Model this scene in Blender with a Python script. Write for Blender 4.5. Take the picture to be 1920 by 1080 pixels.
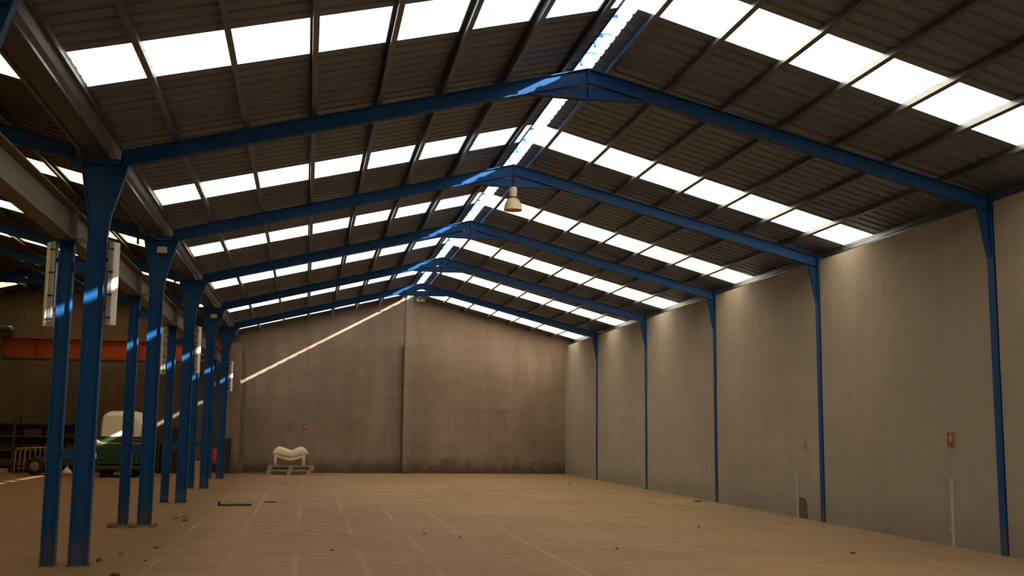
import bpy, bmesh, math, random
from mathutils import Vector, Matrix
random.seed(7)
SC = bpy.context.scene
COL = SC.collection
for o in list(bpy.data.objects):
    bpy.data.objects.remove(o)

# ------------------------------------------------------------------ camera
CX, CZ = -0.774, 1.4332
YAW, PITCH, ROLL, FPX = 0.1816, 0.1333, 0.0103, 2071.1
fwd = Vector((math.sin(YAW) * math.cos(PITCH), math.cos(YAW) * math.cos(PITCH), math.sin(PITCH)))
rgt = Vector((math.cos(YAW), -math.sin(YAW), 0.0))
upv = rgt.cross(fwd)
c_, s_ = math.cos(ROLL), math.sin(ROLL)
rgt, upv = c_ * rgt + s_ * upv, -s_ * rgt + c_ * upv
cam = bpy.data.cameras.new('camera')
cam.sensor_width = 36.0
cam.lens = FPX / 1920.0 * 36.0
cam.clip_end = 500
camo = bpy.data.objects.new('camera', cam)
COL.objects.link(camo)
camo.matrix_world = Matrix(((rgt.x, upv.x, -fwd.x, CX), (rgt.y, upv.y, -fwd.y, 0.0), (rgt.z, upv.z, -fwd.z, CZ), (0, 0, 0, 1)))
SC.camera = camo

# ------------------------------------------------------------------ light
SUN_SLOPE = 0.548              # fall of the sunbeams per metre towards the left
SUN_ACROSS = 1.32              # metres to the left per metre of depth
sun_dir = Vector((-SUN_ACROSS, 1.0, -SUN_SLOPE * SUN_ACROSS)).normalized()
w = bpy.data.worlds.new('sky'); SC.world = w
w.use_nodes = True
nt = w.node_tree
for n in list(nt.nodes): nt.nodes.remove(n)
wo = nt.nodes.new('ShaderNodeOutputWorld'); bg = nt.nodes.new('ShaderNodeBackground'); sk = nt.nodes.new('ShaderNodeTexSky')
sk.sky_type = 'NISHITA'; sk.sun_disc = False
sk.sun_elevation = math.asin(-sun_dir.z)
sk.sun_rotation = math.atan2(-sun_dir.x, -sun_dir.y)
sk.air_density = 1.0; sk.dust_density = 2.0
nt.links.new(sk.outputs[0], bg.inputs[0]); nt.links.new(bg.outputs[0], wo.inputs[0])
bg.inputs[1].default_value = 0.45
sl = bpy.data.lights.new('sun', 'SUN'); sl.energy = 14.0; sl.angle = math.radians(0.53); sl.color = (1.0, 0.93, 0.82)
so = bpy.data.objects.new('sun', sl); COL.objects.link(so)
so.rotation_euler = sun_dir.to_track_quat('-Z', 'Y').to_euler()
so.location = (30, -30, 30)
SC.view_settings.view_transform = 'Standard'
SC.view_settings.look = 'None'
SC.view_settings.gamma = 1.0
SC.view_settings.use_curve_mapping = False
SC.view_settings.exposure = 0.75
SC.cycles.use_denoising = True
SC.cycles.diffuse_bounces = 6
SC.cycles.max_bounces = 12
SC.cycles.sample_clamp_indirect = 6.0

# ------------------------------------------------------------------ helpers
def zf(y):                      # the yard slab climbs slightly towards the end wall
    return 0.0072 * (y - 12.765)

class MB:
    def __init__(self): self.v = []; self.f = []; self.sm = []
    def add(self, vs, fs, smooth=False):
        o = len(self.v); self.v += [tuple(p) for p in vs]
        self.f += [tuple(i + o for i in f) for f in fs]; self.sm += [smooth] * len(fs)
    def box(self, x0, x1, y0, y1, z0, z1):
        self.add([(x0,y0,z0),(x1,y0,z0),(x1,y1,z0),(x0,y1,z0),(x0,y0,z1),(x1,y0,z1),(x1,y1,z1),(x0,y1,z1)],
                 [(0,3,2,1),(4,5,6,7),(0,1,5,4),(1,2,6,5),(2,3,7,6),(3,0,4,7)])
    def prism_y(self, poly, y0, y1):          # polygon in x,z run along y
        n = len(poly)
        a = sum(poly[i][0]*poly[(i+1)%n][1]-poly[(i+1)%n][0]*poly[i][1] for i in range(n))
        if a < 0: poly = poly[::-1]
        vs = [(x, y0, z) for x, z in poly] + [(x, y1, z) for x, z in poly]
        fs = [tuple(range(n)), tuple(reversed(range(n, 2*n)))] + [((i+1) % n, i, i+n, (i+1) % n + n) for i in range(n)]
        self.add(vs, fs)
    def plate(self, p0, p1, t, y0, y1):       # flat bar whose edge runs p0-p1 in the x,z plane, thickness t
        dx, dz = p1[0]-p0[0], p1[1]-p0[1]; l = math.hypot(dx, dz); nx, nz = -dz/l*t/2, dx/l*t/2
        self.prism_y([(p0[0]+nx,p0[1]+nz),(p1[0]+nx,p1[1]+nz),(p1[0]-nx,p1[1]-nz),(p0[0]-nx,p0[1]-nz)], y0, y1)
    def bar(self, a, b, r, n=6, smooth=True):
        a, b = Vector(a), Vector(b); d = (b-a).normalized()
        u = d.cross(Vector((0,0,1)) if abs(d.z) < .9 else Vector((1,0,0))).normalized(); v = d.cross(u)
        vs = [p + r*(math.cos(2*math.pi*i/n)*u + math.sin(2*math.pi*i/n)*v) for p in (a, b) for i in range(n)]
        self.add(vs, [((i+1) % n, i, i+n, (i+1) % n+n) for i in range(n)], smooth)
        self.add([], [])
        o = len(self.v)-2*n
        self.f += [tuple(o+i for i in range(n)), tuple(o+n+i for i in reversed(range(n)))]; self.sm += [False, False]
    def path(self, pts, r, n=6):
        for a, b in zip(pts, pts[1:]): self.bar(a, b, r, n)
    def lathe(self, prof, c, n=24, axis='z'):
        vs = []
        for r, h in prof:
            for i in range(n):
                t = 2*math.pi*i/n
                if axis == 'z': vs.append((c[0]+r*math.cos(t), c[1]+r*math.sin(t), c[2]+h))
                elif axis == 'x': vs.append((c[0]+h, c[1]+r*math.cos(t), c[2]+r*math.sin(t)))
                else: vs.append((c[0]+r*math.cos(t), c[1]+h, c[2]+r*math.sin(t)))
        fs = [(j*n+i, j*n+(i+1) % n, (j+1)*n+(i+1) % n, (j+1)*n+i) for j in range(len(prof)-1) for i in range(n)]
        self.add(vs, fs, True)
    def build(self, name, mat, parent=None, fix=False, bevel=0):
        me = bpy.data.meshes.new(name); me.from_pydata(self.v, [], self.f)
        if fix or bevel:
            bm = bmesh.new(); bm.from_mesh(me)
            bmesh.ops.recalc_face_normals(bm, faces=bm.faces)
            bm.to_mesh(me); bm.free()
        me.polygons.foreach_set('use_smooth', self.sm) if not bevel else None
        me.materials.append(M[mat]); me.update()
        o = bpy.data.objects.new(name, me); COL.objects.link(o)
        if parent: o.parent = parent; o.matrix_parent_inverse = Matrix.Translation(-parent.location) if parent.type == 'EMPTY' and parent.rotation_euler.z == 0 else Matrix()
        if bevel:
            b = o.modifiers.new('bevel', 'BEVEL'); b.width = bevel; b.segments = 2; b.limit_method = 'ANGLE'
        return o

def tag(o, label, cat, group=None):
    o['label'] = label; o['category'] = cat
    if group: o['group'] = group
    return o
def struct(o, label=None, kind='structure'):
    o['kind'] = kind
    if label: o['label'] = label
    return o
def thing(name, label, cat, loc=(0, 0, 0), group=None, rz=0):
    o = bpy.data.objects.new(name, None); COL.objects.link(o); o.location = loc; o.rotation_euler.z = rz
    o.empty_display_size = .2
    if label: tag(o, label, cat, group)
    return o

# ------------------------------------------------------------------ materials
M = {}
def newmat(name):
    m = bpy.data.materials.new(name); m.use_nodes = True; M[name] = m
    t = m.node_tree; b = t.nodes['Principled BSDF']
    return m, t, b
def N(t, typ, **kw):
    n = t.nodes.new(typ)
    for k, v in kw.items():
        if k.startswith('_'): setattr(n, k[1:], v)
        else: n.inputs[k].default_value = v
    return n
def ramp(t, fac, stops):
    r = t.nodes.new('ShaderNodeValToRGB'); e = r.color_ramp.elements
    while len(e) < len(stops): e.new(.5)
    for i, (p, c) in enumerate(stops):
        e[i].position = p; e[i].color = (c, c, c, 1) if isinstance(c, (int, float)) else (*c, 1)
    t.links.new(fac, r.inputs[0]); return r.outputs[0]
def mix(t, fac, a, b, mode='MIX'):
    m = t.nodes.new('ShaderNodeMix'); m.data_type = 'RGBA'; m.blend_type = mode
    for s, v in ((m.inputs[0], fac), (m.inputs[6], a), (m.inputs[7], b)):
        if hasattr(v, 'is_linked'): t.links.new(v, s)
        elif isinstance(v, (int, float)): s.default_value = v
        else: s.default_value = (*v, 1)
    return m.outputs[2]
def noise(t, vec, scale, detail=4, rough=.55, dist=0.0):
    n = N(t, 'ShaderNodeTexNoise', Scale=scale, Detail=detail, Roughness=rough, Distortion=dist)
    if vec is not None: t.links.new(vec, n.inputs['Vector'])
    return n.outputs[0]
def pos(t): return t.nodes.new('ShaderNodeNewGeometry').outputs['Position']
def mapped(t, vec, scale=(1, 1, 1), loc=(0, 0, 0)):
    m = t.nodes.new('ShaderNodeMapping'); m.inputs['Scale'].default_value = scale; m.inputs['Location'].default_value = loc
    t.links.new(vec, m.inputs['Vector']); return m.outputs[0]
def math_(t, op, a, b=None, c=None, clamp=False):
    n = t.nodes.new('ShaderNodeMath'); n.operation = op; n.use_clamp = clamp
    for i, v in enumerate((a, b, c)):
        if v is None: continue
        if hasattr(v, 'is_linked'): t.links.new(v, n.inputs[i])
        else: n.inputs[i].default_value = v
    return n.outputs[0]
def sep(t, vec):
    s = t.nodes.new('ShaderNodeSeparateXYZ'); t.links.new(vec, s.inputs[0]); return s.outputs
def bump(t, b, h, strength=.3, dist=.01):
    n = N(t, 'ShaderNodeBump', Strength=strength, Distance=dist); t.links.new(h, n.inputs['Height']); t.links.new(n.outputs[0], b.inputs['Normal'])

def paint(name, col, rough=.45, metal=0.0, dirt=.35, dirtcol=None, scale=6, spec=.4):
    m, t, b = newmat(name); p = pos(t)
    n1 = noise(t, p, scale, 5, .6); n2 = noise(t, p, scale*9, 3)
    d = dirtcol or tuple(c*.45 for c in col)
    c = mix(t, ramp(t, n1, [(.35, 0), (.75, dirt)]), col, d)
    if name == 'blue_paint':     # floor dust caked on the column feet
        z = math_(t, 'SUBTRACT', sep(t, p)[2], math_(t, 'MULTIPLY', n1, .5))
        c = mix(t, ramp(t, z, [(-.05, .5), (.12, 0)]), c, (.10, .085, .06))
    t.links.new(c, b.inputs['Base Color'])
    t.links.new(ramp(t, n2, [(.2, rough*.8), (.8, min(1, rough*1.25))]), b.inputs['Roughness'])
    b.inputs['Metallic'].default_value = metal; b.inputs['Specular IOR Level'].default_value = spec
    bump(t, b, n2, .08, .004)
    return m

paint('blue_paint', (.008, .066, .205), .5, 0, .35, (.006, .036, .10), 3, .18)
paint('blue_light', (.03, .22, .62), .45)
paint('purlin_steel', (.115, .135, .165), .36, .55, .5, (.09, .085, .08), 4)
paint('galvanised', (.34, .34, .33), .35, .7, .4)
paint('grey_beam', (.17, .15, .115), .6, .1, .5)
paint('gutter_metal', (.11, .105, .10), .42, .4, .5)
paint('crane_orange', (.34, .055, .008), .5, 0, .45)
paint('dark_steel', (.04, .035, .03), .6, .2, .5)
paint('rust_brown', (.075, .045, .025), .75, 0, .5)
paint('beige_plastic', (.62, .55, .38), .5, 0, .15)
paint('lamp_beige', (.78, .66, .42), .4, 0, .2)
paint('white_plastic', (.80, .76, .66), .45, 0, .2, (.6, .55, .45), 5)
paint('lens_plastic', (.78, .75, .68), .18, 0, .2)
paint('cream_cover', (.86, .74, .56), .65, 0, .25, (.62, .52, .40), 6)
paint('green_paint', (.008, .06, .028), .4, 0, .3)
paint('orange_stripe', (.62, .20, .04), .5, 0, .2)
paint('yellow_paint', (.42, .27, .05), .5, 0, .5, (.2, .12, .04))
paint('rubber', (.012, .011, .01), .8)
paint('chrome', (.7, .7, .7), .12, .95, .1)
paint('red_paint', (.42, .03, .02), .5, 0, .35)
paint('sign_red', (.26, .032, .018), .5, 0, .2)
paint('red_faded', (.30, .14, .085), .9, 0, .7, (.34, .25, .18), 14)
paint('sign_white', (.62, .40, .30), .5, 0, .2)
paint('conduit', (.50, .47, .40), .6, 0, .4, (.35, .32, .26), 8)
paint('dark_mortar', (.115, .10, .07), .9, 0, .4)
paint('strip_brown', (.15, .108, .072), .92, 0, .6, (.20, .15, .105), 5)
paint('chalk', (.44, .41, .34), .95, 0, .4)
paint('wood_dark', (.09, .055, .03), .85, 0, .5, None, 12)
paint('dry_leaf', (.16, .07, .03), .85, 0, .5, None, 20)
paint('blue_scrap', (.05, .12, .2), .6)
paint('black_board', (.02, .017, .014), .8)

def m_pallet():
    m, t, b = newmat('pallet_wood'); p = pos(t)
    g = noise(t, mapped(t, p, (2, 30, 30)), 2.0, 5, .6)
    t.links.new(ramp(t, g, [(.25, (.30, .21, .105)), (.75, (.50, .38, .22))]), b.inputs['Base Color'])
    b.inputs['Roughness'].default_value = .85; bump(t, b, g, .3, .004)
m_pallet()

def concrete(name, base, dark, zbase_stain=.5, streak=.5):
    m, t, b = newmat(name); p = pos(t); xyz = sep(t, p)
    big = noise(t, p, .55, 5, .6, .3); mid = noise(t, p, 3.2, 6, .62); fine = noise(t, p, 38, 4, .6)
    st = noise(t, mapped(t, p, (2.2, 2.2, .22)), 1.6, 4, .6)
    hz = noise(t, mapped(t, p, (.25, .25, 2.4)), 1.4, 3, .5)
    c = mix(t, ramp(t, big, [(.34, .75), (.66, 0)]), base, dark)
    c = mix(t, ramp(t, mid, [(.35, .35), (.65, 0)]), c, dark)
    c = mix(t, ramp(t, st, [(.38, streak), (.62, 0)]), c, dark)
    c = mix(t, ramp(t, hz, [(.36, .25), (.56, 0)]), c, dark)
    c = mix(t, ramp(t, fine, [(.3, .18), (.7, 0)]), c, tuple(x*.7 for x in dark))
    # grime splashed along the foot of the wall
    wob = math_(t, 'MULTIPLY_ADD', mid, .9, -.45)
    foot = math_(t, 'SUBTRACT', math_(t, 'SUBTRACT', xyz[2], math_(t, 'MULTIPLY_ADD', xyz[1], .0072, -.092)), wob)
    c = mix(t, ramp(t, foot, [(.10, zbase_stain), (.55, 0)]), c, tuple(x*.38 for x in dark))
    t.links.new(c, b.inputs['Base Color']); b.inputs['Roughness'].default_value = .92
    bump(t, b, mix(t, .5, mid, fine), .25, .012)
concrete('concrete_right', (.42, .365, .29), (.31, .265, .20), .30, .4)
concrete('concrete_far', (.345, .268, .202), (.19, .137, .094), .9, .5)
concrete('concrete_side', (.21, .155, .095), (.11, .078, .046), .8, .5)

def m_floor():
    m, t, b = newmat('floor_concrete'); p = pos(t); x, y, z = sep(t, p)
    big = noise(t, p, .28, 5, .6, .4); mid = noise(t, p, 1.7, 6, .6); fine = noise(t, p, 30, 4, .6)
    drag = noise(t, mapped(t, p, (.35, 2.6, 1)), 1.0, 5, .6)
    base, dark, pale = (.385, .245, .140), (.265, .165, .085), (.46, .32, .20)
    c = mix(t, ramp(t, big, [(.36, .7), (.64, 0)]), base, dark)
    c = mix(t, ramp(t, drag, [(.36, .55), (.62, 0)]), c, dark)
    c = mix(t, ramp(t, mid, [(.55, 0), (.8, .35)]), c, pale)
    # oily brown dirt trodden in under the columns and the side nave
    edge = math_(t, 'ADD', x, math_(t, 'MULTIPLY_ADD', mid, 1.2, -.6))
    c = mix(t, ramp(t, math_(t, 'MULTIPLY_ADD', edge, -.5, -.5), [(.45, 0), (.85, .8)]), c, (.19, .105, .045))
    c = mix(t, math_(t, 'MULTIPLY', ramp(t, math_(t, 'MULTIPLY', math_(t, 'ADD', x, math_(t, 'MULTIPLY_ADD', big, 2.4, -1.2)), .1), [(.48, 0), (.70, .7)]), ramp(t, drag, [(.3, 1), (.7, .45)])), c, (.235, .185, .095))
    c = mix(t, ramp(t, noise(t, mapped(t, p, (.5, .28, 1), (3.1, 7.7, 0)), 1.0, 5, .65, .5), [(.54, 0), (.68, .55)]), c, (.24, .165, .085))
    # drip lines left on the slab under every purlin
    d = math_(t, 'ABSOLUTE', math_(t, 'SUBTRACT', x, 2.52))
    wx = math_(t, 'MULTIPLY_ADD', noise(t, mapped(t, p, (1, .6, 1)), 1.2, 3), .06, -.03)
    q = math_(t, 'FRACT', math_(t, 'DIVIDE', math_(t, 'ADD', math_(t, 'SUBTRACT', d, .31), math_(t, 'ADD', wx, .3815)), .763))
    e = math_(t, 'ABSOLUTE', math_(t, 'SUBTRACT', q, .5))
    line = ramp(t, e, [(.022, 1), (.062, 0)])
    brk = ramp(t, noise(t, mapped(t, p, (1.2, .22, 1)), 1.3, 4, .65), [(.42, 0), (.64, .5)])
    right = ramp(t, math_(t, 'MULTIPLY_ADD', x, .1, .5), [(.22, 0), (.26, 1), (.72, .75), (.86, .25)])
    fac = math_(t, 'MULTIPLY', math_(t, 'MULTIPLY', line, brk), right)
    c = mix(t, fac, c, (.52, .42, .30))
    # yellow straw dust swept against the right wall
    dx = math_(t, 'DIVIDE', math_(t, 'SUBTRACT', x, 7.1), .75); dy = math_(t, 'DIVIDE', math_(t, 'SUBTRACT', y, 23.9), 2.3)
    rr = math_(t, 'ADD', math_(t, 'MULTIPLY', dx, dx), math_(t, 'MULTIPLY', dy, dy))
    patch = math_(t, 'MULTIPLY', ramp(t, rr, [(.3, 1), (1.3, 0)]), ramp(t, drag, [(.42, .0), (.6, .7)]))
    c = mix(t, patch, c, (.56, .42, .17))
    spk = ramp(t, noise(t, p, 9, 2, .5), [(.70, 0), (.76, .7)])
    c = mix(t, spk, c, (.12, .08, .045))
    c = mix(t, ramp(t, fine, [(.3, .22), (.7, 0)]), c, dark)
    t.links.new(c, b.inputs['Base Color'])
    t.links.new(ramp(t, mid, [(.3, .75), (.7, .95)]), b.inputs['Roughness'])
    b.inputs['Specular IOR Level'].default_value = .25
    bump(t, b, mix(t, .5, mid, fine), .25, .01)
m_floor()

def m_roof(name, c1, c2, c3):
    m, t, b = newmat(name); p = pos(t)
    n1 = noise(t, p, .8, 4, .6); n2 = noise(t, mapped(t, p, (.4, 5, .4)), 2, 4, .6)
    c = mix(t, ramp(t, n1, [(.35, .6), (.7, 0)]), c1, c2)
    c = mix(t, ramp(t, n2, [(.4, .4), (.65, 0)]), c, c3)
    t.links.new(c, b.inputs['Base Color']); b.inputs['Roughness'].default_value = .55; b.inputs['Metallic'].default_value = .25
m_roof('roof_metal', (.205, .245, .305), (.155, .182, .222), (.12, .138, .165))
m_roof('roof_metal_dark', (.10, .09, .075), (.07, .062, .05), (.05, .043, .035))  # same sheet metal in darker tones, for the side nave roof

def m_sky(name, col, col2):
    m, t, b = newmat(name); p = pos(t)
    t.nodes.remove(b)
    tr = t.nodes.new('ShaderNodeBsdfTranslucent')
    n1 = noise(t, p, 1.1, 4, .6)
    c = mix(t, ramp(t, n1, [(.35, 0), (.75, 1)]), col, col2)
    t.links.new(c, tr.inputs[0])
    t.links.new(tr.outputs[0], t.nodes['Material Output'].inputs[0])
m_sky('skylight_sheet', (.97, .86, .68), (.93, .80, .60))
m_sky('skylight_aged', (.62, .46, .24), (.50, .36, .17))
m_sky('cap_sheet', (.62, .62, .66), (.55, .55, .58))

# ------------------------------------------------------------------ dimensions
XR_, ZR, S = 2.52, 6.12, 0.25          # ridge line, height of the sheet there, roof pitch
WR = 7.93                              # inner face of the right wall
XV = -3.20                             # valley between the two naves
XR2 = -8.73                            # ridge of the side nave
WL = -14.45
Y0, Y1 = -5.0, 37.07
FY = [7.77 + 5*k for k in range(6)]    # front edge of each portal frame
RT = 5.96                              # top of the rafters under the ridge
PUR = [.31 + .763*i for i in range(8)]

# ------------------------------------------------------------------ floor and walls
mb = MB()
nx, ny = 24, 44
vs = [(WL-.3 + (WR+.3-WL+.3)*i/nx, Y0-.3 + (Y1+.6-Y0)*j/ny, 0) for j in range(ny+1) for i in range(nx+1)]
vs = [(x, y, zf(y)) for x, y, z in vs]
mb.add(vs, [(j*(nx+1)+i, j*(nx+1)+i+1, (j+1)*(nx+1)+i+1, (j+1)*(nx+1)+i) for j in range(ny) for i in range(nx)])
floor = struct(mb.build('floor', 'floor_concrete'), 'dusty tan concrete floor with pale lines along it')

def grp(name, label):
    return struct(thing(name, None, None), label)
wall_right = grp('wall_right', 'grey concrete panel wall between flush blue columns')
edges = [Y0] + [y+.08 for y in FY] + [Y1+.1]
for i, (a, b) in enumerate(zip(edges, edges[1:])):
    a += .085 if i else 0; b -= .085 if i < len(edges)-2 else 0
    zj = 2.62 + .06*((i*37) % 5 - 2)
    for z0, z1, dx in ((-.12, zj-.0015, 0), (zj+.0015, 4.53, .004)):
        mb = MB(); mb.box(WR+dx, WR+.2, a, b, z0, z1)
        mb.build('concrete_panel', 'concrete_right', wall_right)
mb = MB(); mb.box(WR+.2, WR+.24, Y0, Y1+.4, -.15, 4.6)  # unseen sheet behind the panels, added to keep light from leaking in
mb.build('backing', 'concrete_right', wall_right)

def clip(poly, x0, z0, s):                 # keep what lies under the line z = z0 + s (x - x0)
    out = []; n = len(poly)
    g = lambda p: p[1] - (z0 + s*(p[0]-x0))
    for i in range(n):
        p, q = poly[i], poly[(i+1) % n]; a, b = g(p), g(q)
        if a <= 0: out.append(p)
        if (a < 0 < b) or (b < 0 < a):
            k = a/(a-b); out.append((p[0]+(q[0]-p[0])*k, p[1]+(q[1]-p[1])*k))
    return out
def course_wall(parent, mat, x0, x1, zs, xr, y0, y1, zr=ZR+.03):
    for z0, z1 in zip(zs, zs[1:]):
        poly = [(x0, z0+.001), (x1, z0+.001), (x1, z1-.001), (x0, z1-.001)]
        poly = clip(clip(poly, xr, zr, S), xr, zr, -S)
        if len(poly) > 2:
            mb = MB(); mb.prism_y(poly, y0 + random.uniform(0, .006), y1); mb.build('concrete_panel', mat, parent)
wall_far = grp('wall_far', 'stained brown concrete gable wall at the end of the hall')
ZS = [-.1, 1.22, 2.28, 3.34, 4.42, 5.4, 6.6]
course_wall(wall_far, 'concrete_far', XV-.2, 2.535, ZS, XR_, Y1, Y1+.25)
course_wall(wall_far, 'concrete_far', 2.545, WR+.2, ZS, XR_, Y1, Y1+.25)
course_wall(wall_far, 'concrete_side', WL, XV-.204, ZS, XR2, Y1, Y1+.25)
mb = MB(); mb.box(2.37, 2.69, Y1-.26, Y1+.03, .1, 4.42); mb.build('pilaster', 'concrete_far', wall_far, bevel=.012)
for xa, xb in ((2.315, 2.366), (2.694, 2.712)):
    mb = MB(); mb.box(xa, xb, Y1-.012, Y1+.02, .1, 4.42); mb.build('dark_joint', 'strip_brown', wall_far)
mb = MB(); mb.prism_y([(-2.895, .15), (-2.74, .15), (-2.71, 1.0), (-2.76, 2.2), (-2.73, 3.1), (-2.80, 3.9), (-2.895, 4.2)], Y1-.004, Y1+.02); mb.build('dark_streak', 'strip_brown', wall_far)  # darker brown strip down the end wall beside the corner pier
mb = MB(); mb.box(2.40, 2.655, Y1-.045, Y1+.03, 4.42, 5.98); mb.build('upper_pilaster', 'concrete_far', wall_far, bevel=.006)
mb = MB(); mb.box(XV-.14, XV+.30, Y1-.36, Y1+.03, .1, 4.35); mb.build('corner_pier', 'concrete_far', wall_far, bevel=.015)
mb = MB(); mb.box(WL-.2, WR+.3, Y1+.25, Y1+.3, -.2, 4.4); mb.build('backing', 'concrete_side', wall_far)
wall_left = grp('wall_left', 'brown concrete wall closing the side nave')
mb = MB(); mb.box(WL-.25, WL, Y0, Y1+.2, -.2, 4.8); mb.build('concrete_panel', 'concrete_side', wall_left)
wall_back = grp('wall_back', 'concrete gable wall behind the viewpoint')
course_wall(wall_back, 'concrete_right', XV-.1, WR+.3, [-.3, 6.6], XR_, Y0-.25, Y0)
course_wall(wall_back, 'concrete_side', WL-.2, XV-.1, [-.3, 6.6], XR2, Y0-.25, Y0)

# ------------------------------------------------------------------ roof
def ribs(y0, y1, pitch=.235, h=.022):
    """trapezoid profile along y: list of (y, lift)"""
    pts = []; y = y0
    while y < y1 - 1e-6:
        for dy, l in ((0, 0), (.155, 0), (.172, h), (.218, h)):
            if y + dy < y1: pts.append((y+dy, l))
        y += pitch
    pts.append((y1, 0)); return pts
def sheet(name, mat, parent, xr, zr, side, d0, d1, y0, y1, skew, lift=0):
    pts = ribs(y0, y1, h=.006 if 'skylight' in name else .022); vs = []
    for y, l in pts:
        for d in (d0, d1):
            vs.append((xr + side*d, y + skew*side*d, zr - S*d + l + lift))
    fs = [(2*i, 2*i+1, 2*i+3, 2*i+2) for i in range(len(pts)-1)]
    mb = MB(); mb.add(vs, fs); return mb.build(name, mat, parent)

def roof(xr, bands, d_eave, skews, gap, sky, ybot, ytop):
    par = grp('ceiling', 'dark corrugated metal roof with pale skylight strips' if sky == 'skylight_sheet' else 'dark corrugated metal roof of the side nave with yellowed skylights')
    for side in (-1, 1):
        g = gap[0] if side < 0 else gap[1]
        ys = [ybot] + [v for b in bands[side] for v in b] + [ytop]
        for i in range(len(ys)-1):
            if ys[i+1] - ys[i] < .05: continue
            isky = i % 2 == 1
            sheet('skylight_panel' if isky else 'roof_sheet', sky if isky else ('roof_metal' if sky == 'skylight_sheet' else 'roof_metal_dark'), par, xr, ZR, side, g, d_eave[side], ys[i], ys[i+1], skews[side])
        for i, d in enumerate(PUR if sky == 'skylight_sheet' else [.31] + [.695 + .763*j for j in range(7)]):
            if d > d_eave[side]-.1: continue
            h = .092 if (i == 0) else (.15 if side < 0 else .085)
            zt = ZR - S*d - .003; x = xr + side*d; ca = math.cos(math.atan(S)); sa = math.sin(math.atan(S))*side
            prof = [(0, 0), (.058, 0), (.058, -.018), (.052, -.018), (.052, -.006), (.006, -.006), (.006, -h+.006), (.052, -h+.006), (.052, -h+.018), (.058, -h+.018), (.058, -h), (0, -h)]
            prof = [(side*(u-.03), v) for u, v in prof]
            poly = [(x + u*ca + v*sa, zt + v*ca - u*sa) for u, v in prof]
            mb = MB(); mb.prism_y(poly, Y0, Y1+.02); mb.build('purlin', 'purlin_steel', par)
    return par
BN = [(-4.3, -3.3), (.5, 1.5), (5.3, 6.3)]
bl = BN + [(10.20, 11.19), (15.88, 16.90), (20.65, 21.70), (25.40, 26.50), (30.30, 31.55), (35.35, 36.50)]
br = BN + [(10.20, 11.15), (15.90, 16.88), (20.80, 21.80), (25.48, 26.68), (30.10, 31.20), (34.92, 36.10)]
ceil_main = roof(XR_, {-1: bl, 1: br}, {-1: 5.52, 1: 5.86}, {-1: .047, 1: .060}, (.10, .13), 'skylight_sheet', Y0-.4, Y1+.6)
bs = [(-4.3, -3.3), (.5, 1.5), (5.3, 6.3), (10.25, 11.15), (15.5, 16.35), (20.6, 21.55), (25.7, 26.6), (30.5, 31.4), (34.9, 35.8)]
ceil_side = roof(XR2, {-1: bs, 1: bs}, {-1: 5.80, 1: 5.29}, {-1: 0.0, 1: 0.0}, (.0, .0), 'skylight_aged', Y0-.4, Y1+.6)
ceil_side.name = 'ceiling.001'
# eave closing angle over the right wall, valley gutter
mb = MB(); mb.prism_y([(8.125, 4.50), (8.19, 4.50), (8.19, 4.70), (8.125, 4.72)], Y0, Y1+.05)
mb.build('eave_angle', 'purlin_steel', ceil_main)
mb = MB(); mb.prism_y([(WL-.02, 4.55), (WL-.1, 4.55), (WL-.1, 4.72), (WL-.02, 4.72)], Y0, Y1+.05)
mb.build('eave_angle', 'purlin_steel', ceil_side)

gut = thing('valley_gutter', 'long dark metal gutter running over the row of double columns', 'gutter', (XV, 16, 4.45))
o_ = [(-3.455, 4.85), (-3.40, 4.64), (-3.33, 4.54), (-3.08, 4.51), (-3.02, 4.57), (-2.95, 4.80)]
i_ = [(x + (.012 if x < XV else -.012), z+.014) for x, z in o_]
mb = MB(); mb.prism_y(o_ + i_[::-1], Y0, Y1-.004); mb.build('trough', 'gutter_metal', gut)
for (x, z) in ((-2.975, 4.68), (-3.07, 4.515), (-3.345, 4.535)):
    mb = MB(); mb.box(x-.018, x+.018, Y0, Y1, z-.018, z+.012); mb.build('stiffener', 'purlin_steel', gut)

# ------------------------------------------------------------------ ridge ventilators
def ridge(xr, label, cap):
    t = thing('ridge_ventilator', label, 'roof vent', (xr, 16, ZR))
    y = Y0; i = 0
    while y < Y1:
        y2 = min(y + 2.45, Y1+.2); zc = ZR + .37
        prof = [(-.36, zc-.085), (0, zc), (.36, zc-.085)]
        poly = [(xr+a, b) for a, b in prof] + [(xr+a, b-.006) for a, b in prof[::-1]]
        mb = MB(); mb.prism_y(poly, y+.004, y2-.004); mb.build('cap_panel', cap, t); y = y2
    for yk in [FY[0]-10, FY[0]-5] + FY + [Y1-.15]:
        for yy in (yk - .55, yk + .12) if yk < 37 else (yk,):
            if yy > Y1: continue
            mb = MB()
            for d in (-.075,):
                mb.box(xr+d-.014, xr+d+.014, yy-.02, yy+.02, ZR-.10, ZR+.30)
            mb.box(xr-.10, xr+.13, yy-.012, yy+.012, ZR+.06, ZR+.08)
            mb.box(xr-.2, xr+.2, yy-.018, yy+.018, ZR+.28, ZR+.31)
            mb.build('bracket', 'blue_light', t)
    mb = MB(); mb.box(xr-.10, xr-.085, Y0, Y1, ZR-.045, ZR+.0); mb.build('edge_angle', 'blue_paint', t)
    return t
ridge(XR_, 'bright open ridge slot with raised cap along the top of the main roof', 'cap_sheet')
mb = MB(); mb.prism_y([(XR2-.4, ZR-.07), (XR2, ZR+.035), (XR2+.4, ZR-.07), (XR2+.4, ZR-.06), (XR2, ZR+.047), (XR2-.4, ZR-.06)], Y0-.3, Y1+.3)
mb.build('ridge_flashing', 'roof_metal_dark', ceil_side)

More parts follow.
